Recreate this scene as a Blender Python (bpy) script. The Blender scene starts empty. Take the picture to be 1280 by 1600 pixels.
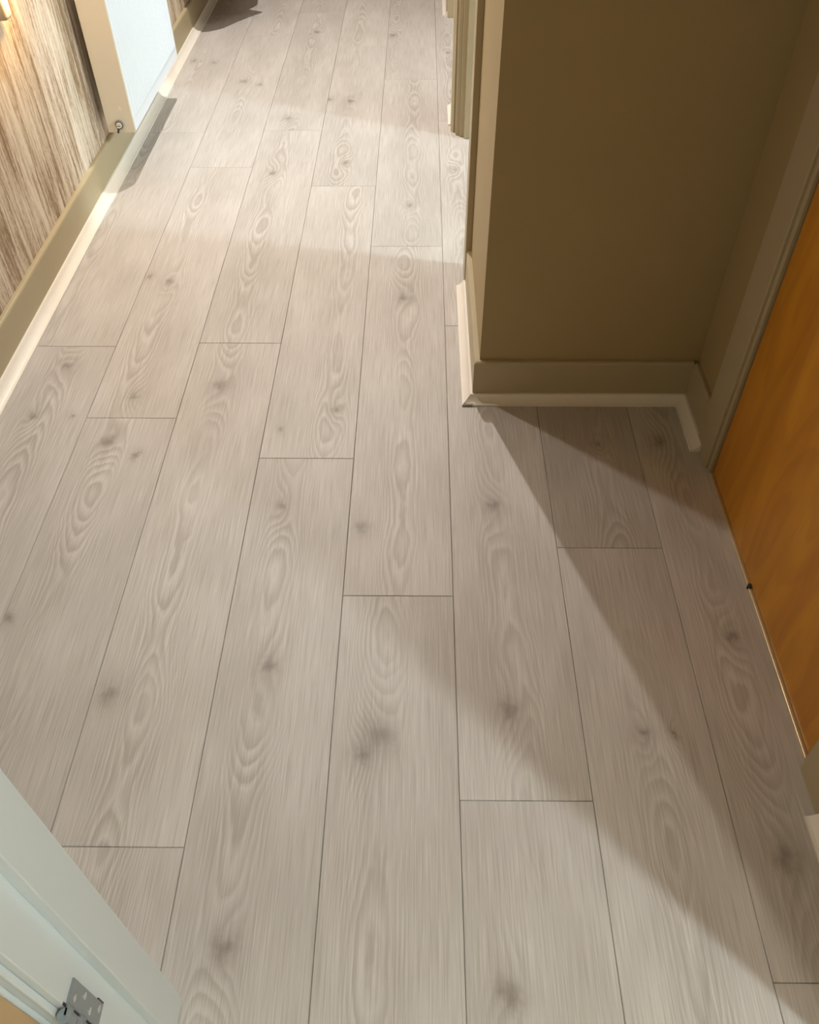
import bpy, bmesh, math, random
from mathutils import Vector, Matrix
random.seed(7)
S = bpy.context.scene
C = S.collection
# ------------------------------------------------------------------ camera, light, exposure
cam = bpy.data.objects.new('camera', bpy.data.cameras.new('camera')); C.objects.link(cam)
cam.data.sensor_fit = 'HORIZONTAL'; cam.data.sensor_width = 36; cam.data.lens = 1313 / 1280 * 36
cam.data.clip_start = 0.02
FW = Vector((-0.01089834, 0.68078799, -0.73239944)); RT = Vector((0.99993217, 0.01042865, -0.00518555)); UP = Vector((-0.00410768, 0.73240628, 0.68085547))
M = Matrix((RT, UP, -FW)).transposed().to_4x4(); M.translation = (0.14366, 0, 1.27806)
cam.matrix_world = M
S.camera = cam
S.view_settings.view_transform = 'Standard'; S.view_settings.look = 'None'
S.view_settings.gamma = 1; S.view_settings.use_curve_mapping = False
S.view_settings.exposure = 0.11
W = bpy.data.worlds.new('world'); S.world = W; W.use_nodes = True
W.node_tree.nodes['Background'].inputs[0].default_value = (0.9, 0.8, 0.65, 1)
W.node_tree.nodes['Background'].inputs[1].default_value = 0.0
HALL_COL = (1.0, 0.945, 0.88); HALL_W = (35.0, 176.0)       # warm downlights in the hall ceiling
HALL_LAMPS = [(-0.29, 2.06), (-0.29, 3.36)]
SIDE_COL = (0.70, 0.88, 1.0); SIDE_W = 350.0       # cool lamp of the room on the right
SIDE_LAMP = (3.9, 1.42, 2.28)
NEAR_COL = (0.87, 0.98, 1.0); NEAR_W = 80.0        # lamp of the room the camera stands in
NEAR_LAMP = (1.30, -0.42, 2.36)
NIGHT_COL = (1.0, 0.62, 0.28); NIGHT_W = 2.8       # plug-in night light on the left wall
CEIL = 2.45

# ------------------------------------------------------------------ helpers
def link(o, parent=None):
    C.objects.link(o)
    if parent: o.parent = parent
    return o
def mesh_obj(name, verts, faces, mat, parent=None, smooth=False):
    me = bpy.data.meshes.new(name); me.from_pydata(verts, [], faces); me.validate()
    bm = bmesh.new(); bm.from_mesh(me); bmesh.ops.recalc_face_normals(bm, faces=bm.faces); bm.to_mesh(me); bm.free()
    if mat: me.materials.append(mat)
    if smooth:
        for p in me.polygons: p.use_smooth = True
    return link(bpy.data.objects.new(name, me), parent)
def bm_obj(name, bm, mat, parent=None, smooth=False):
    me = bpy.data.meshes.new(name); bmesh.ops.recalc_face_normals(bm, faces=bm.faces); bm.to_mesh(me); bm.free()
    if mat: me.materials.append(mat)
    if smooth:
        for p in me.polygons: p.use_smooth = True
    return link(bpy.data.objects.new(name, me), parent)
def add_box(bm, x0, x1, y0, y1, z0, z1, bev=0.0, seg=2):
    r = bmesh.ops.create_cube(bm, size=1.0)
    vs = r['verts']
    for v in vs:
        v.co = Vector(((x0 + x1) / 2 + v.co.x * (x1 - x0), (y0 + y1) / 2 + v.co.y * (y1 - y0), (z0 + z1) / 2 + v.co.z * (z1 - z0)))
    if bev > 0:
        es = {e for v in vs for e in v.link_edges}
        bmesh.ops.bevel(bm, geom=list(es), offset=bev, segments=seg, affect='EDGES', profile=0.5)
def boxes(name, lst, mat, parent=None, bev=0.0):
    bm = bmesh.new()
    for b in lst: add_box(bm, *b, bev=bev)
    return bm_obj(name, bm, mat, parent)
def add_cyl(bm, p0, p1, r, n=20, r2=None, cap=True):
    p0 = Vector(p0); p1 = Vector(p1); d = p1 - p0
    res = bmesh.ops.create_cone(bm, cap_ends=cap, segments=n, radius1=r, radius2=r if r2 is None else r2, depth=d.length)
    q = Vector((0, 0, 1)).rotation_difference(d.normalized()).to_matrix().to_4x4()
    bmesh.ops.transform(bm, matrix=Matrix.Translation((p0 + p1) / 2) @ q, verts=res['verts'])
def kind(o, label=None, k='structure'):
    o['kind'] = k
    if label: o['label'] = label
    return o
def thing(name, label, cat, loc=(0, 0, 0)):
    o = bpy.data.objects.new(name, None); C.objects.link(o); o.location = loc; o.empty_display_size = 0.05
    o['label'] = label; o['category'] = cat
    return o
def child_of(o, t):       # mesh written in world coordinates, thing at its own base
    o.parent = t; o.matrix_parent_inverse = Matrix.Translation(-Vector(t.location)); return o
def extrude_profile(name, prof, a, b, mat, parent=None, cut_a=0.0, cut_b=0.0):
    """prof: list of (out, up); run from a to b (xy points) on the floor; 'out' is to the left of the direction of travel.
       cut_*: mitre, how far the end moves along the run per unit of 'out'."""
    a = Vector((a[0], a[1], 0)); b = Vector((b[0], b[1], 0)); d = (b - a).normalized(); n = Vector((-d.y, d.x, 0))
    vs = []
    for o, u in prof: vs.append(tuple(a + n * o + d * (cut_a * o) + Vector((0, 0, u))))
    for o, u in prof: vs.append(tuple(b + n * o + d * (cut_b * o) + Vector((0, 0, u))))
    k = len(prof)
    fs = [(i, (i + 1) % k, k + (i + 1) % k, k + i) for i in range(k)] + [tuple(range(k)), tuple(range(2 * k - 1, k - 1, -1))]
    return mesh_obj(name, vs, fs, mat, parent)

# ------------------------------------------------------------------ node material helpers
class NT:
    def __init__(s, name):
        s.m = bpy.data.materials.new(name); s.m.use_nodes = True; s.t = s.m.node_tree; s.b = s.t.nodes['Principled BSDF']
    def n(s, typ, **kw):
        x = s.t.nodes.new(typ)
        for k, v in kw.items(): setattr(x, k, v)
        return x
    def put(s, sock, v):
        if hasattr(v, 'is_output'): s.t.links.new(v, sock)
        else: sock.default_value = v
    def ma(s, op, a, b=None, c=None, clamp=False):
        x = s.n('ShaderNodeMath', operation=op, use_clamp=clamp); s.put(x.inputs[0], a)
        if b is not None: s.put(x.inputs[1], b)
        if c is not None: s.put(x.inputs[2], c)
        return x.outputs[0]
    def smooth(s, v, lo, hi, o0=0.0, o1=1.0):
        x = s.n('ShaderNodeMapRange', interpolation_type='SMOOTHSTEP'); s.put(x.inputs[0], v)
        x.inputs[1].default_value = lo; x.inputs[2].default_value = hi; x.inputs[3].default_value = o0; x.inputs[4].default_value = o1
        return x.outputs[0]
    def vec(s, x, y, z=0.0):
        c = s.n('ShaderNodeCombineXYZ'); s.put(c.inputs[0], x); s.put(c.inputs[1], y); s.put(c.inputs[2], z); return c.outputs[0]
    def noise(s, vec, scale=1.0, detail=2.0, rough=0.5, dist=0.0):
        x = s.n('ShaderNodeTexNoise'); s.put(x.inputs['Vector'], vec); x.inputs['Scale'].default_value = scale
        x.inputs['Detail'].default_value = detail; x.inputs['Roughness'].default_value = rough; x.inputs['Distortion'].default_value = dist
        return x.outputs[0]
    def mix(s, f, a, b, blend='MIX'):
        x = s.n('ShaderNodeMix', data_type='RGBA', blend_type=blend); s.put(x.inputs[0], f)
        s.put(x.inputs[6], a if hasattr(a, 'is_output') else (*a, 1)); s.put(x.inputs[7], b if hasattr(b, 'is_output') else (*b, 1))
        return x.outputs[2]
    def xyz(s, sock):
        x = s.n('ShaderNodeSeparateXYZ'); s.put(x.inputs[0], sock); return x.outputs
    def obj(s): return s.n('ShaderNodeTexCoord').outputs['Object']
    def bump(s, h, strength=0.2, dist=0.001):
        x = s.n('ShaderNodeBump'); x.inputs['Strength'].default_value = strength; x.inputs['Distance'].default_value = dist
        s.put(x.inputs['Height'], h); s.put(s.b.inputs['Normal'], x.outputs[0])
    def fin(s, col, rough=0.5, metal=0.0):
        s.put(s.b.inputs['Base Color'], col if hasattr(col, 'is_output') else (*col, 1)); s.put(s.b.inputs['Roughness'], rough)
        s.b.inputs['Metallic'].default_value = metal
        return s.m

def mat_plain(name, col, rough=0.5, metal=0.0, var=0.05, scale=18, bump=0.08):
    k = NT(name); o = k.obj(); v = k.noise(o, scale, 3)
    c = k.mix(v, tuple(x * (1 - var) for x in col), tuple(min(1, x * (1 + var)) for x in col))
    if bump: k.bump(k.noise(o, 160, 2), bump, 0.0006)
    return k.fin(c, rough, metal)

def mat_plank():
    k = NT('pale_oak_laminate'); u, v, _ = k.xyz(k.obj())
    def attr(name):
        a = k.n('ShaderNodeAttribute', attribute_type='OBJECT', attribute_name=name); return k.xyz(a.outputs['Vector'])
    u0, seed, tone = attr('grain')
    us = k.ma('ADD', u, seed); vs = k.ma('ADD', v, k.ma('MULTIPLY', seed, 3.7))
    low = k.noise(k.vec(k.ma('MULTIPLY', us, 1.3), k.ma('MULTIPLY', vs, 1.5)), 1.0, 2.0, 0.5)
    wob = k.noise(k.vec(k.ma('MULTIPLY', us, 16), k.ma('MULTIPLY', vs, 5.0)), 1.0, 3.0, 0.55)
    kd = None; core = None; halo = None
    wx = k.ma('MULTIPLY_ADD', k.noise(k.vec(k.ma('MULTIPLY', us, 45), k.ma('MULTIPLY', vs, 30)), 1.0, 3, 0.6), 0.040, -0.020)
    wy = k.ma('MULTIPLY_ADD', k.noise(k.vec(k.ma('MULTIPLY', vs, 38), k.ma('MULTIPLY', us, 41)), 1.0, 3, 0.6), 0.040, -0.020)
    uw = k.ma('ADD', u, wx); vw = k.ma('ADD', v, wy)
    for i in range(4):
        ku, kv, ks = attr('knot%d' % i)
        def d2(a, b, su, sv):
            x = k.ma('DIVIDE', k.ma('SUBTRACT', a, ku), k.ma('MULTIPLY', ks, su)); y = k.ma('DIVIDE', k.ma('SUBTRACT', b, kv), k.ma('MULTIPLY', ks, sv))
            return k.ma('ADD', k.ma('MULTIPLY', x, x), k.ma('MULTIPLY', y, y))
        e1 = k.ma('EXPONENT', k.ma('MULTIPLY', d2(u, v, 0.028, 0.085), -1.0))
        e2 = k.ma('EXPONENT', k.ma('MULTIPLY', d2(uw, vw, 0.0115, 0.014), -1.0))
        e3 = k.ma('EXPONENT', k.ma('MULTIPLY', d2(uw, vw, 0.024, 0.034), -1.0))
        kd = e1 if kd is None else k.ma('ADD', kd, e1)
        core = e2 if core is None else k.ma('ADD', core, e2)
        halo = e3 if halo is None else k.ma('ADD', halo, e3)
    q = k.ma('DIVIDE', k.ma('SUBTRACT', u, u0), 0.1)
    ring = k.ma('MULTIPLY', k.ma('MULTIPLY', q, q), 19.0)
    ring = k.ma('ADD', ring, k.ma('MULTIPLY', low, 24.0)); ring = k.ma('ADD', ring, k.ma('MULTIPLY', wob, 2.2)); ring = k.ma('ADD', ring, k.ma('MULTIPLY', kd, 3.0))
    saw = k.ma('FRACT', ring)
    line = k.ma('MULTIPLY', k.smooth(saw, 0.25, 0.82), k.smooth(saw, 0.86, 1.0, 1.0, 0.0))
    pale = k.ma('MULTIPLY', k.smooth(saw, 0.0, 0.12), k.smooth(saw, 0.12, 0.32, 1.0, 0.0))
    msk = k.smooth(k.noise(k.vec(k.ma('MULTIPLY', us, 7), k.ma('MULTIPLY', vs, 1.7), 4.0), 1.0, 2), 0.33, 0.60)
    cen = k.ma('EXPONENT', k.ma('MULTIPLY', k.ma('MULTIPLY', q, q), -4.2))
    msk = k.ma('MULTIPLY', msk, k.ma('MULTIPLY_ADD', cen, 0.80, 0.20))
    msk = k.ma('MAXIMUM', msk, k.ma('MULTIPLY', kd, 0.75, clamp=True))
    fib = k.noise(k.vec(k.ma('MULTIPLY', us, 430), k.ma('MULTIPLY', vs, 8.0)), 1.0, 3, 0.6)
    fib2 = k.noise(k.vec(k.ma('MULTIPLY', us, 150), k.ma('MULTIPLY', vs, 3.0)), 1.0, 2, 0.5)
    blot = k.noise(k.vec(k.ma('MULTIPLY', us, 9), k.ma('MULTIPLY', vs, 3.0), 9.0), 1.0, 3, 0.5)
    base = k.mix(k.smooth(blot, 0.3, 0.72), (0.500, 0.465, 0.440), (0.585, 0.550, 0.528))
    c = k.mix(k.ma('MULTIPLY', k.ma('MULTIPLY', line, msk), 0.54), base, (0.325, 0.285, 0.250))
    c = k.mix(k.ma('MULTIPLY', k.ma('MULTIPLY', pale, msk), 0.27), c, (0.73, 0.69, 0.645))
    c = k.mix(k.smooth(fib, 0.50, 0.66, 0.0, 0.48), c, (0.37, 0.325, 0.29))
    c = k.mix(k.smooth(fib, 0.34, 0.47, 0.34, 0.0), c, (0.73, 0.69, 0.645))
    c = k.mix(k.smooth(fib2, 0.5, 0.75, 0.0, 0.16), c, (0.38, 0.33, 0.29))
    c = k.mix(k.ma('MULTIPLY', halo, 0.42, clamp=True), c, (0.335, 0.295, 0.265))
    c = k.mix(k.ma('MULTIPLY', core, 0.62, clamp=True), c, (0.200, 0.165, 0.140))
    c = k.mix(1.0, c, k.vec(tone, tone, tone), 'MULTIPLY')
    k.bump(k.ma('ADD', fib, k.ma('MULTIPLY', k.ma('MULTIPLY', line, msk), 0.5)), 0.22, 0.0007)
    return k.fin(c, 0.46)

def mat_wallpaper():
    k = NT('bark_wallpaper'); x, y, z = k.xyz(k.obj())
    warp = k.noise(k.vec(k.ma('MULTIPLY', y, 9), k.ma('MULTIPLY', z, 2.2)), 1.0, 3, 0.6)
    yy = k.ma('ADD', y, k.ma('MULTIPLY', warp, 0.030))
    jag = k.noise(k.vec(k.ma('MULTIPLY', y, 160), k.ma('MULTIPLY', z, 55)), 1.0, 3, 0.65)
    a = k.noise(k.vec(k.ma('MULTIPLY', yy, 62), k.ma('MULTIPLY', z, 3.6)), 1.0, 3, 0.6)
    b = k.noise(k.vec(k.ma('MULTIPLY', yy, 150), k.ma('MULTIPLY', z, 6.0), 3.3), 1.0, 3, 0.6)
    g = k.noise(k.vec(k.ma('MULTIPLY', yy, 14), k.ma('MULTIPLY', z, 1.3), 7.0), 1.0, 2, 0.5)
    v = k.ma('ADD', k.ma('ADD', k.ma('MULTIPLY', a, 0.62), k.ma('MULTIPLY', g, 0.38)), k.ma('MULTIPLY_ADD', jag, 0.22, -0.11))
    c = k.mix(k.smooth(v, 0.415, 0.445), (0.30, 0.205, 0.125), (0.47, 0.36, 0.255))
    c = k.mix(k.smooth(v, 0.468, 0.490), c, (0.66, 0.56, 0.45))
    c = k.mix(k.smooth(v, 0.52, 0.58), c, (0.80, 0.72, 0.61))
    c = k.mix(k.smooth(b, 0.58, 0.62, 0.0, 0.55), c, (0.32, 0.225, 0.145))
    c = k.mix(k.smooth(b, 0.34, 0.43, 0.35, 0.0), c, (0.80, 0.73, 0.63))
    k.bump(k.ma('ADD', v, b), 0.3, 0.001)
    return k.fin(c, 0.72)

def mat_oak_door():
    k = NT('orange_oak_veneer'); x, y, z = k.xyz(k.obj())
    low = k.noise(k.vec(k.ma('MULTIPLY', y, 3.2), k.ma('MULTIPLY', z, 0.8)), 1.0, 2, 0.5)
    ring = k.ma('FRACT', k.ma('ADD', k.ma('MULTIPLY', low, 15), k.ma('MULTIPLY', k.noise(k.vec(k.ma('MULTIPLY', y, 24), k.ma('MULTIPLY', z, 4)), 1, 2), 1.0)))
    line = k.ma('MULTIPLY', k.smooth(ring, 0.2, 0.8), k.smooth(ring, 0.84, 1.0, 1.0, 0.0))
    fib = k.noise(k.vec(k.ma('MULTIPLY', y, 260), k.ma('MULTIPLY', z, 7)), 1.0, 3, 0.6)
    band = k.noise(k.vec(k.ma('MULTIPLY', y, 9), k.ma('MULTIPLY', z, 0.5), 2.0), 1.0, 2)
    c = k.mix(k.smooth(band, 0.35, 0.65), (0.52, 0.21, 0.010), (0.62, 0.28, 0.014))
    c = k.mix(k.ma('MULTIPLY', line, 0.28), c, (0.36, 0.13, 0.006))
    c = k.mix(k.smooth(fib, 0.52, 0.72, 0.0, 0.3), c, (0.36, 0.135, 0.006))
    return k.fin(c, 0.38)

PLANK = mat_plank()
WALLP = mat_wallpaper()
OAK = mat_oak_door()
PAINT = mat_plain('beige_wall_paint', (0.40, 0.308, 0.155), 0.62, var=0.03, scale=5)
SKIRT = mat_plain('beige_gloss_paint', (0.44, 0.37, 0.235), 0.42, var=0.03, scale=9, bump=0.04)
SKIRT_D = SKIRT
WHITE = mat_plain('cream_white_trim_paint', (0.84, 0.79, 0.72), 0.40, var=0.03, scale=30, bump=0.05)
JAMB = mat_plain('white_gloss_door_frame', (0.80, 0.86, 0.89), 0.34, var=0.02, scale=6, bump=0.03)
CEILM = mat_plain('ceiling_white', (0.48, 0.42, 0.30), 0.8)
SUB = mat_plain('dark_underlay', (0.07, 0.055, 0.045), 0.9)
RADW = mat_plain('white_radiator_enamel', (0.78, 0.86, 0.95), 0.32, var=0.01, bump=0.0)
RADS = mat_plain('beige_radiator_side', (0.72, 0.67, 0.57), 0.30, var=0.02, scale=4, bump=0.0)
STEEL = mat_plain('brushed_steel', (0.34, 0.39, 0.42), 0.30, 0.55, bump=0.03)
CHROME = mat_plain('bright_zinc', (0.85, 0.87, 0.88), 0.15, 0.9, bump=0.0)
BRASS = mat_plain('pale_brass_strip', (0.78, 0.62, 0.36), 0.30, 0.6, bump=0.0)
DARK = mat_plain('dark_metal', (0.035, 0.03, 0.028), 0.5, bump=0.0)
TAN = mat_plain('tan_wood_door', (0.62, 0.42, 0.22), 0.4, var=0.12, scale=7, bump=0.03)
GREYP = mat_plain('grey_plastic', (0.42, 0.40, 0.35), 0.45, bump=0.0)
WPL = mat_plain('white_plastic', (0.8, 0.78, 0.72), 0.35, bump=0.0)
BLOCKER = mat_plain('blocker_brown', (0.16, 0.10, 0.06), 0.5, var=0.2, scale=60)
RAWEND = mat_plain('raw_cut_end_grain', (0.30, 0.255, 0.215), 0.8, var=0.2, scale=90)
def mat_emit(name, col, st):
    k = NT(name); k.b.inputs['Emission Color'].default_value = (*col, 1); k.b.inputs['Emission Strength'].default_value = st
    return k.fin(col, 0.5)

# ------------------------------------------------------------------ floor and its planks
PW, PL = 0.21, 1.2842
floor = kind(boxes('floor', [(-0.97, 4.5, -1.9, 6.5, -0.035, -0.0125)], SUB), 'dark underlay below pale grey oak laminate planks')
JOINT = {-4: 8.384, -3: 7.061, -2: 8.456, -1: 6.423, 0: 4.621, 1: 2.71, 2: 5.203, 3: 1.499, 4: 4.1, 5: 6.6, 6: 3.2}
KNOTS = [(-0.555, 2.063, 0.8), (-0.615, 2.09, 0.5), (-0.731, 1.678, 1), (-0.536, 1.56, 0.8), (-0.557, 1.401, 1.2), (-0.486, 1.359, 0.7), (-0.337, 1.604, 1.3), (-0.171, 1.446, 0.5), (0.099, 1.985, 1.2), (-0.144, 1.205, 0.8), (0.077, 0.679, 1.9), (0.052, 0.644, 0.8), (-0.392, 0.754, 1.2), (-0.122, 0.814, 1.2), (0.298, 0.728, 1.1), (0.298, 1.207, 1.1), (0.683, 1.407, 1), (0.545, 1.396, 0.6), (0.716, 0.881, 0.9), (0.519, 0.688, 0.7), (0.568, 0.692, 0.4), (0.268, 0.3, 1.2), (-0.127, 0.353, 1.2), (-0.8, 3.746, 0.9), (-0.71, 3.724, 0.7), (-0.556, 3.523, 1.0), (-0.488, 3.49, 0.7), (-0.344, 3.166, 1), (-0.204, 3.343, 0.7), (-0.124, 3.324, 1.0), (-0.109, 2.798, 0.7), (0.111, 2.507, 0.6), (0.024, 4.049, 1), (0.258, 2.751, 0.7), (0.698, 0.484, 1.4), (-0.619, 0.915, 0.6), (0.027, 1.143, 1.1), (-0.837, 2.347, 0.6), (-0.35, 2.728, 1), (-0.759, 1.489, 0.8), (-0.669, 1.489, 0.5), (-0.317, 4.092, 0.7), (0.259, 3.837, 0.6), (-0.051, 1.515, 0.8)]
_pm = {}
def plank_mesh(w, l):
    key = (round(w, 4), round(l, 4))
    if key in _pm: return _pm[key]
    g, ch = 0.0003, 0.0009
    a, b = w / 2 - g, l / 2 - g
    vs = []
    for z, i in ((-0.012, 0), (-0.0013, 0), (0.0, ch)):
        vs += [(-a + i, -b + i, z), (a - i, -b + i, z), (a - i, b - i, z), (-a + i, b - i, z)]
    fs = [(0, 3, 2, 1), (8, 9, 10, 11)]
    for k in (0, 4):
        for j in range(4): fs.append((k + j, k + (j + 1) % 4, k + 4 + (j + 1) % 4, k + 4 + j))
    me = bpy.data.meshes.new('plank'); me.from_pydata(vs, [], fs); me.update(); me.materials.append(PLANK); _pm[key] = me
    return me
for col, j in JOINT.items():
    x0, x1 = col * PW, (col + 1) * PW
    if col == -4: x0 = -0.862
    ylo, yhi = (-1.9, 6.5)
    y = j * PW
    while y > ylo: y -= PL
    while y < yhi:
        a, b = max(y, ylo), min(y + PL, yhi)
        y += PL
        if b - a < 0.02: continue
        o = bpy.data.objects.new('plank', plank_mesh(x1 - x0, b - a)); link(o, floor)
        cx, cy = (x0 + x1) / 2, (a + b) / 2
        o.location = (cx, cy, random.uniform(-0.0002, 0.0))
        kn = [(kx - cx, ky - cy, s) for kx, ky, s in KNOTS if x0 <= kx < x1 and a <= ky < b][:4]
        if not kn and (b < 0.2 or a > 4.0): kn = [(random.uniform(-0.06, 0.06), random.uniform(-0.4, 0.4), random.uniform(0.5, 1.3))]
        while len(kn) < 4: kn.append((9.0, 9.0, 1.0))
        for i in range(4): o['knot%d' % i] = [float(t) for t in kn[i]]
        big = max(kn, key=lambda t: t[2] if t[0] < 1 else 0)
        o['grain'] = [big[0] * 0.8 + random.uniform(-0.012, 0.012) if big[0] < 1 else random.uniform(-0.035, 0.035), random.uniform(0, 40), random.uniform(0.955, 1.035)]

# ------------------------------------------------------------------ walls, ceiling
DH = 2.03
kind(boxes('ceiling', [(-0.975, 4.5, -1.9, 6.5, CEIL, CEIL + 0.08)], CEILM))
kind(boxes('wall_left', [(-0.975, -0.875, 0.29, 6.5, 0, CEIL)], WALLP), 'left hall wall papered in streaky brown and cream bark pattern')
kind(boxes('wall_right', [(0.282, 1.5, 1.565, 1.665, 0, CEIL), (0.282, 0.382, 1.665, 2.10, 0, CEIL), (0.282, 0.382, 2.10, 3.02, DH + 0.03, CEIL),
                          (0.282, 0.382, 3.02, 3.35, 0, CEIL), (0.282, 0.382, 3.35, 4.30, DH + 0.03, CEIL), (0.282, 0.382, 4.30, 6.4, 0, CEIL)], PAINT),
     'beige painted hall wall with projecting corner and two door openings')
kind(boxes('wall_alcove', [(0.782, 0.882, 1.335, 1.565, 0, CEIL), (0.782, 0.882, 0.29, 0.605, 0, CEIL), (0.782, 0.882, 0.605, 1.335, DH + 0.03, CEIL)], PAINT),
     'beige painted alcove wall around the oak door')
kind(boxes('wall_front', [(-0.975, -0.217, 0.18, 0.29, 0, CEIL), (0.775, 1.6, 0.18, 0.29, 0, CEIL), (-0.217, 0.775, 0.18, 0.29, DH + 0.03, CEIL)], PAINT))
kind(boxes('wall_end', [(-0.875, 0.282, 6.4, 6.5, 0, CEIL)], PAINT))
kind(boxes('wall_closet', [(1.5, 1.6, 0.29, 1.665, 0, CEIL)], PAINT))
kind(boxes('wall_side_room', [(1.6, 4.5, 0.9, 1.0, 0, CEIL), (4.4, 4.5, 1.0, 4.7, 0, CEIL), (0.382, 4.4, 4.6, 4.7, 0, CEIL)], CEILM))
kind(boxes('wall_near_room', [(-0.975, 2.3, -1.9, -1.8, 0, CEIL), (-0.975, -0.875, -1.8, 0.18, 0, CEIL), (2.2, 2.3, -1.8, 0.29, 0, CEIL), (1.6, 2.2, 0.19, 0.29, 0, CEIL)], CEILM))

# ------------------------------------------------------------------ skirting boards and scotia beads
def board_profile(t, h): return [(0, 0), (t, 0), (t, h - 0.006), (t - 0.002, h - 0.002), (t - 0.005, h), (0, h)]
BH = 0.108
def scotia(w, h):
    pr = [(0.0, 0.0), (w, 0.0), (w, 0.0045)]
    for i in range(1, 7):
        a = math.pi / 2 * i / 7
        pr.append((w - (w - 0.005) * math.sin(a) * 0.93, 0.0045 + (h - 0.0045) * (1 - math.cos(a)) ** 0.8))
    pr += [(0.005, h), (0.0, h)]
    return pr
# the board's back lies on the wall; direction of travel keeps the room on the left hand
bl = kind(extrude_profile('baseboard_left', board_profile(0.013, 0.112), (-0.875, 6.4), (-0.875, 0.29), SKIRT), 'beige painted skirting board below the bark wallpaper')
kind(extrude_profile('trim_1', scotia(0.031, 0.024), (-0.862, 6.4), (-0.862, 0.29), WHITE), 'cream white scotia bead along the skirting below the bark wallpaper')
kind(extrude_profile('baseboard_right', board_profile(0.013, BH), (0.282, 1.565), (0.282, 2.04), SKIRT, cut_a=-1), 'beige skirting on the lit side of the projecting corner')
kind(extrude_profile('trim_2', scotia(0.024, 0.021), (0.269, 1.552), (0.269, 2.04), WHITE, cut_a=-1), 'bright white scotia bead on the lit side of the projecting corner')
kind(extrude_profile('baseboard_alcove', board_profile(0.013, BH), (0.769, 1.565), (0.282, 1.565), SKIRT, cut_b=1), 'shaded beige skirting across the dark alcove wall')
t3 = kind(extrude_profile('trim_3', scotia(0.024, 0.021), (0.769, 1.552), (0.269, 1.552), WHITE, cut_a=1, cut_b=1), 'white scotia bead across the foot of the dark alcove wall')
# unpainted wedge left showing on the mitred end of that bead
pr = scotia(0.0246, 0.0214)
mesh_obj('mitre_wedge', [(0.2695 - o - 0.0002, 1.5520 - o - 0.0006, z + 0.0003) for o, z in pr[1:-1]] + [(0.2695 - o + 0.024, 1.5520 - o - 0.0006, z + 0.0003) for o, z in pr[1:4]] , [tuple(range(len(pr) - 2)), (0, 1, len(pr) - 1, len(pr) - 2), (1, 2, len(pr), len(pr) - 1)], RAWEND, t3)
kind(extrude_profile('baseboard_door_side', board_profile(0.013, BH), (0.782, 1.408), (0.782, 1.552), SKIRT), 'short shaded skirting between alcove corner and oak door casing')
kind(extrude_profile('trim_4', scotia(0.024, 0.021), (0.769, 1.374), (0.769, 1.552), WHITE, cut_b=-1), 'short white scotia bead with square cut end beside the oak door')
kind(extrude_profile('baseboard_near', board_profile(0.013, BH), (0.782, 0.29), (0.782, 0.546), SKIRT), 'beige skirting on the doorway side of the oak door')
kind(extrude_profile('trim_5', scotia(0.026, 0.023), (0.769, 0.29), (0.769, 0.546), WHITE), 'white scotia bead on the doorway side of the oak door')
kind(extrude_profile('baseboard_passage', board_profile(0.013, BH), (0.282, 3.10), (0.282, 3.275), SKIRT), 'short beige skirting between the two hall doorways')
kind(extrude_profile('trim_6', scotia(0.024, 0.021), (0.269, 3.10), (0.269, 3.275), WHITE), 'short white scotia bead between the two hall doorways')
kind(extrude_profile('baseboard_far', board_profile(0.013, BH), (0.282, 4.345), (0.282, 6.4), SKIRT), 'beige skirting on the far right hall wall')
kind(extrude_profile('trim_7', scotia(0.024, 0.021), (0.269, 4.30), (0.269, 6.4), WHITE), 'white scotia bead on the far right hall wall')

# ------------------------------------------------------------------ door frames
def frame(name, label, parts, mat):
    o = None
    f = kind(boxes(name, [parts[0][1]], mat, bev=0.0015), label)
    for nm, b in parts[1:]: boxes(nm, [b], mat, f, bev=0.0015)
    return f
# opening on the right, into the side room
frame('trim_8', 'beige door casing on the near edge of the side room doorway', [
    ('casing', (0.266, 0.282, 2.04, 2.115, 0, 2.10)), ('lining', (0.282, 0.382, 2.10, 2.135, 0, DH))], SKIRT)
frame('trim_9', 'stepped beige door casing on the far edge of the side room doorway', [
    ('casing', (0.2695, 0.282, 3.060, 3.098, 0, 2.10)), ('lining', (0.2822, 0.382, 3.005, 3.02, 0, DH)), ('lining_edge', (0.2695, 0.2822, 3.018, 3.0348, 0, DH)), ('door_stop', (0.297, 0.345, 2.990, 3.005, 0, DH))], SKIRT)
pg = [(0.2530, 3.052), (0.2620, 3.040), (0.2650, 3.043), (0.2694, 3.039), (0.2694, 3.098), (0.2530, 3.098)]
mesh_obj('casing_moulding', [(x, y, 0.0) for x, y in pg] + [(x, y, 2.10) for x, y in pg], [(5, 4, 3, 2, 1, 0), (6, 7, 8, 9, 10, 11)] + [(i, (i + 1) % 6, 6 + (i + 1) % 6, 6 + i) for i in range(6)], SKIRT, bpy.data.objects['trim_9'])
# second opening with a closed door
f = frame('trim_10', 'beige door casing of the closed far doorway', [
    ('casing', (0.266, 0.282, 3.278, 3.345, 0, 2.10)), ('lining', (0.282, 0.382, 3.35, 3.375, 0, DH)), ('lining', (0.266, 0.382, 4.275, 4.30, 0, DH)), ('casing', (0.260, 0.282, 4.3002, 4.344, 0, 2.10))], SKIRT)
kind(boxes('door_3', [(0.33, 0.37, 3.377, 4.273, 0.005, DH)], JAMB, bev=0.002), 'closed door in the far hall doorway')
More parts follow.
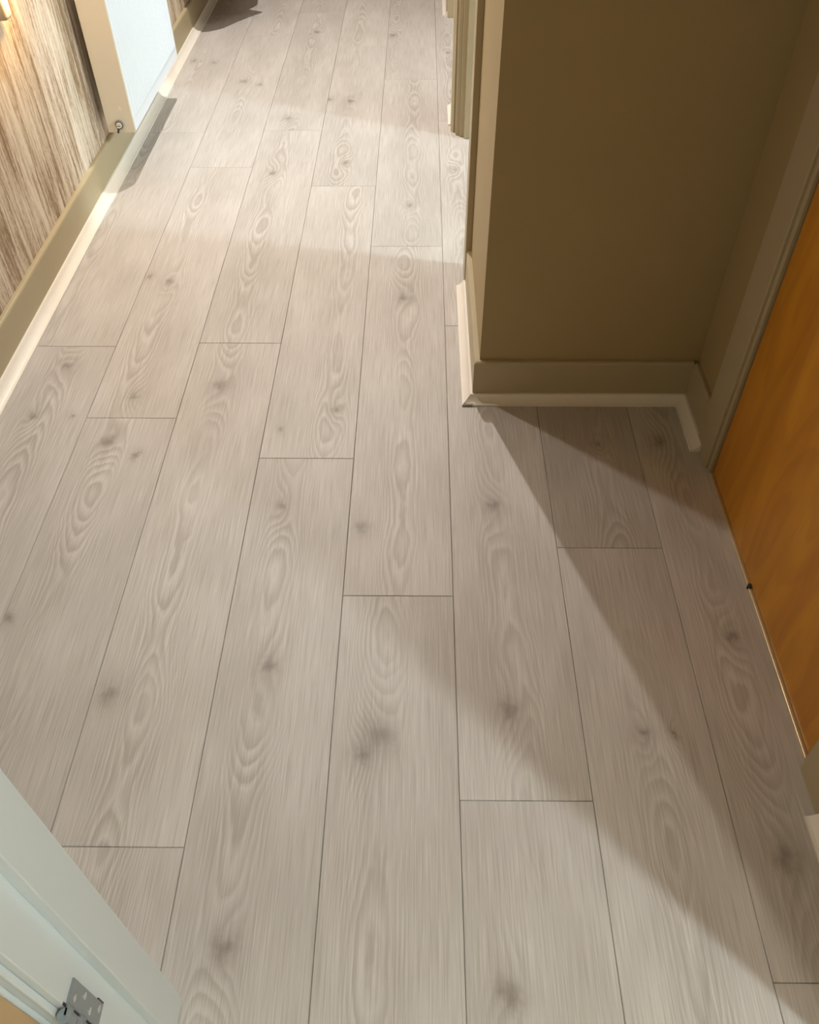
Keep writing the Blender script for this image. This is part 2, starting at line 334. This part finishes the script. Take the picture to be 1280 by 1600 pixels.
# oak door in the alcove
d1 = kind(boxes('door_1', [(0.778, 0.818, 0.648, 1.303, 0.007, DH - 0.005)], OAK, bev=0.002), 'orange oak veneered door in the alcove')
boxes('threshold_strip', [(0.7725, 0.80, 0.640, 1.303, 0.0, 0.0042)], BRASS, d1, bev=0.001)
bm = bmesh.new(); add_cyl(bm, (0.7745, 0.993, 0.0), (0.7745, 0.993, 0.010), 0.0042, 12); bm_obj('bolt', bm, DARK, d1)
frame('trim_11', 'beige door casing between alcove corner and oak door', [
    ('casing', (0.766, 0.782, 1.322, 1.407, 0, 2.10)), ('casing_lip', (0.772, 0.782, 1.309, 1.3218, 0, DH + 0.02)), ('lining', (0.7825, 0.88, 1.306, 1.334, 0, DH))], SKIRT)
frame('trim_12', 'beige door casing on the doorway side of the oak door', [
    ('casing', (0.761, 0.782, 0.548, 0.628, 0, 2.10)), ('casing_lip', (0.771, 0.782, 0.6282, 0.642, 0, DH + 0.02)), ('lining', (0.7825, 0.88, 0.606, 0.645, 0, DH))], SKIRT)
boxes('casing_foot', [(0.7735, 0.781, 1.3095, 1.3185, 0.0, 0.007)], WHITE, bpy.data.objects['trim_11'])
# white frame of the doorway the camera looks through
f = frame('trim_13', 'white gloss door frame with steel hinge beside the tan door', [
    ('lining', (-0.217, -0.187, 0.194, 0.290, 0, DH)), ('door_stop', (-0.187, -0.173, 0.240, 0.289, 0, DH)),
    ('architrave', (-0.330, -0.250, 0.168, 0.1798, 0, 2.10)), ('lining_edge', (-0.217, -0.1955, 0.1865, 0.1938, 0, DH)), ('lining_back', (-0.217, -0.2060, 0.1800, 0.1864, 0, DH)),
    ('hall_architrave', (-0.275, -0.205, 0.2902, 0.304, 0, 2.10))], JAMB)
frame('trim_14', 'white gloss door frame on the latch side', [
    ('lining', (0.745, 0.775, 0.18, 0.290, 0, DH)), ('door_stop', (0.731, 0.745, 0.240, 0.289, 0, DH)), ('architrave', (0.752, 0.82, 0.166, 0.1798, 0, 2.10))], JAMB)
kind(boxes('trim_15', [(-0.187, 0.745, 0.18, 0.29, DH, DH + 0.03)], JAMB), 'white gloss door frame head')
# tan door, standing open into the near room
d2 = kind(boxes('door_2', [(-0.2435, -0.2030, -0.60, 0.1785, 0.008, DH - 0.005)], TAN, bev=0.0015), 'tan wooden door standing open on the hinged white frame')
# hinge
def hinge(z0, z1):
    h = boxes('hinge', [(-0.1870, -0.1845, 0.196, 0.2185, z0, z1)], STEEL, f, bev=0.0006)
    n = 5; dz = (z1 - z0) / n
    for i in range(n):
        bm = bmesh.new(); add_cyl(bm, (-0.186, 0.1865, z0 + i * dz + 0.0008), (-0.186, 0.1865, z0 + (i + 1) * dz - 0.0008), 0.0068, 20)
        if i % 2 == 0: add_box(bm, -0.1865, -0.1845, 0.187, 0.197, z0 + i * dz + 0.0008, z0 + (i + 1) * dz - 0.0008)
        bm_obj('knuckle', bm, STEEL, h)
    for k, zz in enumerate((0.12, 0.38, 0.62, 0.88)):
        bm = bmesh.new(); zc = z0 + (z1 - z0) * zz; yc = 0.2115 if k % 2 == 0 else 0.2035
        add_cyl(bm, (-0.1846, yc, zc), (-0.1838, yc, zc), 0.0036, 16); add_box(bm, -0.1838, -0.18365, yc - 0.0026, yc + 0.0026, zc - 0.0004, zc + 0.0004)
        bm_obj('screw', bm, CHROME, h)
    boxes('hinge_packer', [(-0.1866, -0.1852, 0.2186, 0.2205, z0 - 0.001, z0 + 0.018)], DARK, h)
    return h
hinge(0.283, 0.385); hinge(1.70, 1.80)
boxes('hinge_recess', [(-0.1872, -0.1868, 0.1935, 0.1965, 0.281, 0.392)], DARK, f)

# ------------------------------------------------------------------ radiator
R = thing('radiator', 'white ribbed panel radiator with beige side cover on the bark wallpaper', 'radiator', (-0.80, 3.03, 0.15))
RX0, RX1, RY0, RY1, RZ0, RZ1 = -0.843, -0.757, 2.690, 3.350, 0.152, 0.75
def rc(o): return child_of(o, R)
rc(boxes('body', [(RX0, RX1 - 0.006, RY0 + 0.004, RY1 - 0.004, RZ0 + 0.004, RZ1 - 0.01)], RADW, bev=0.003))
fp = rc(boxes('front_panel', [(RX1 - 0.006, RX1, RY0 + 0.002, RY1 - 0.002, RZ0, RZ1)], RADW, bev=0.002))
nr = 22; pitch = (RY1 - RY0 - 0.03) / nr
vs = []; fs = []
rib = None
for i in range(nr):
    yc = RY0 + 0.015 + pitch * (i + 0.5); w = pitch * 0.44; z0, z1 = RZ0 + 0.036, RZ1 - 0.03; e = 0.0045
    if rib is None:
        V = [(0, -w, z0), (0, w, z0), (0, w, z1), (0, -w, z1), (e, -w * 0.35, z0 + 0.008), (e, w * 0.35, z0 + 0.008), (e, w * 0.35, z1 - 0.008), (e, -w * 0.35, z1 - 0.008)]
        Fc = [(4, 5, 6, 7), (0, 1, 5, 4), (1, 2, 6, 5), (2, 3, 7, 6), (3, 0, 4, 7)]
        o = mesh_obj('rib', V, Fc, RADW); rib = o.data
    else:
        o = bpy.data.objects.new('rib', rib); C.objects.link(o)
    o.parent = fp; o.matrix_parent_inverse = Matrix.Translation(-Vector(R.location)) if False else Matrix.Identity(4)
    o.location = (RX1, yc, 0)
sp = rc(boxes('side_panel', [(RX0 - 0.001, RX1 - 0.001, RY0 - 0.004, RY0 + 0.002, RZ0 - 0.002, RZ1)], RADS, bev=0.0015))
sp['label'] = 'beige side cover'
rc(boxes('side_panel', [(RX0 - 0.001, RX1 - 0.001, RY1 - 0.002, RY1 + 0.004, RZ0 - 0.002, RZ1)], RADS, bev=0.0015))
pl = bmesh.new(); add_cyl(pl, (-0.803, 2.686, 0.176), (-0.803, 2.678, 0.176), 0.0135, 28)
plug = rc(bm_obj('plug', pl, STEEL)); plug['label'] = 'steel blanking plug'
b2 = bmesh.new(); add_cyl(b2, (-0.803, 2.678, 0.176), (-0.803, 2.6775, 0.176), 0.0112, 24); bm_obj('plug_groove', b2, DARK, plug)
b2 = bmesh.new(); add_cyl(b2, (-0.803, 2.6775, 0.176), (-0.803, 2.672, 0.176), 0.0092, 24, 0.0075); bm_obj('plug_nut', b2, RADS, plug)
b2 = bmesh.new(); add_box(b2, -0.809, -0.797, 2.6716, 2.672, 0.1752, 0.1768); bm_obj('plug_slot', b2, DARK, plug)
b2 = bmesh.new(); add_cyl(b2, (-0.806, 2.6795, 0.168), (-0.812, 2.6795, 0.152), 0.0032, 12); bm_obj('bleed_tail', b2, DARK, plug)
tri = mesh_obj('arrow_mark', [(-0.797, 2.6854, 0.220), (-0.785, 2.6854, 0.220), (-0.789, 2.6854, 0.233), (-0.797, 2.6858, 0.220), (-0.785, 2.6858, 0.220), (-0.789, 2.6858, 0.233)], [(0, 1, 2), (3, 4, 5), (0, 1, 4, 3), (1, 2, 5, 4), (2, 0, 3, 5)], WPL)
rc(tri)
for yy in (2.85, 3.19): rc(boxes('wall_bracket', [(-0.875, RX0, yy - 0.02, yy + 0.02, 0.25, 0.62)], DARK))

# ------------------------------------------------------------------ night light on the left wall
N = thing('night_light', 'small grey plug in night light glowing on the bark wallpaper', 'night light', (-0.875, 2.225, 0.60))
child_of(boxes('socket_plate', [(-0.875, -0.867, 2.150, 2.236, 0.630, 0.716)], WPL, bev=0.002), N)
bm = bmesh.new(); add_box(bm, -0.867, -0.838, 2.205, 2.246, 0.612, 0.690, bev=0.010, seg=4); child_of(bm_obj('body', bm, GREYP, smooth=True), N)
bm = bmesh.new(); bmesh.ops.create_uvsphere(bm, u_segments=20, v_segments=12, radius=0.018, matrix=Matrix.Translation((-0.846, 2.226, 0.708))); child_of(bm_obj('bulb', bm, mat_emit('warm_bulb', (1.0, 0.7, 0.35), 6.0), smooth=True), N)
ld = bpy.data.lights.new('night_light_glow', 'POINT'); ld.energy = NIGHT_W; ld.color = NIGHT_COL; ld.shadow_soft_size = 0.02
lo = bpy.data.objects.new('night_light_glow', ld); C.objects.link(lo); lo.location = (-0.80, 2.23, 0.69)

# ------------------------------------------------------------------ unseen board added beyond the radiator, outline cut to cast the floor shadow
K = thing('shadow_blocker', 'unseen brown board added beyond the radiator to cast the curved floor shadow', 'shadow blocker', (-0.875, 4.3, 0.18))
OUT = [(-0.875, 4.015), (-0.803, 4.036), (-0.758, 4.046), (-0.710, 4.082), (-0.654, 4.174), (-0.613, 4.23), (-0.571, 4.284), (-0.607, 4.303), (-0.640, 4.322), (-0.618, 4.353), (-0.607, 4.383), (-0.612, 4.454), (-0.64, 4.60), (-0.70, 4.74), (-0.79, 4.82), (-0.875, 4.84)]
n_ = len(OUT)
child_of(mesh_obj('blocker_board', [(x, y, 0.18) for x, y in OUT] + [(x, y, 0.205) for x, y in OUT], [tuple(range(n_ - 1, -1, -1)), tuple(range(n_, 2 * n_))] + [(i, (i + 1) % n_, n_ + (i + 1) % n_, n_ + i) for i in range(n_)], BLOCKER), K)
child_of(boxes('blocker_bracket', [(-0.875, -0.70, 4.30, 4.32, 0.205, 0.32)], BLOCKER, bev=0.002), K)
child_of(boxes('blocker_bracket', [(-0.875, -0.70, 4.62, 4.64, 0.205, 0.32)], BLOCKER, bev=0.002), K)

# ------------------------------------------------------------------ ceiling lamps with their light
def downlight(x, y, label, col, watts, rad, cone=None, z=CEIL):
    t = thing('downlight', label, 'ceiling light', (x, y, z))
    bm = bmesh.new()
    n = 28
    ring = [[(r * math.cos(2 * math.pi * i / n), r * math.sin(2 * math.pi * i / n), zz) for i in range(n)] for r, zz in ((0.055, 0.0), (0.055, -0.004), (0.042, -0.006), (0.038, -0.001))]
    V = [bm.verts.new(p) for rr in ring for p in rr]
    for k in range(3):
        for i in range(n): bm.faces.new((V[k * n + i], V[k * n + (i + 1) % n], V[(k + 1) * n + (i + 1) % n], V[(k + 1) * n + i]))
    bm_obj('bezel', bm, STEEL, t)
    bm = bmesh.new(); add_cyl(bm, (0, 0, -0.0015), (0, 0, -0.0005), 0.037, 28); bm_obj('lens', bm, mat_emit('lamp_lens', col, 4.0), t)
    ld = bpy.data.lights.new('downlight_glow', 'SPOT' if cone else 'POINT'); ld.energy = watts; ld.color = col; ld.shadow_soft_size = rad
    if cone: ld.spot_size = math.radians(cone); ld.spot_blend = 1.0
    lo = bpy.data.objects.new('downlight_glow', ld); C.objects.link(lo); lo.location = (x, y, z - 0.03 - (0 if cone else rad))
    return t
for i, (x, y) in enumerate(HALL_LAMPS):
    downlight(x, y, ['recessed steel downlight in the hall ceiling opposite the projecting corner', 'recessed steel downlight in the hall ceiling above the radiator', 'recessed steel downlight at the far end of the hall ceiling'][i], HALL_COL, HALL_W[i], 0.022, 165)
def globe(name, label, loc, r, col, watts):
    t = thing(name, label, 'ceiling light', (loc[0], loc[1], CEIL))
    bm = bmesh.new(); add_cyl(bm, (0, 0, -0.02), (0, 0, 0), r * 0.7, 28); bm_obj('base', bm, WPL, t)
    bm = bmesh.new(); add_cyl(bm, (0, 0, -0.025), (0, 0, -0.02), r * 0.65, 28); bm_obj('diffuser', bm, mat_emit('diffuser_' + name, col, 3.0), t)
    ld = bpy.data.lights.new(name + '_glow', 'POINT'); ld.energy = watts; ld.color = col; ld.shadow_soft_size = r
    lo = bpy.data.objects.new(name + '_glow', ld); C.objects.link(lo); lo.location = loc
globe('ceiling_lamp', 'cool white round ceiling lamp in the room right of the hall', SIDE_LAMP, 0.14, SIDE_COL, SIDE_W)
globe('ceiling_lamp', 'round ceiling lamp in the room before the white door frame', NEAR_LAMP, 0.03, NEAR_COL, NEAR_W)
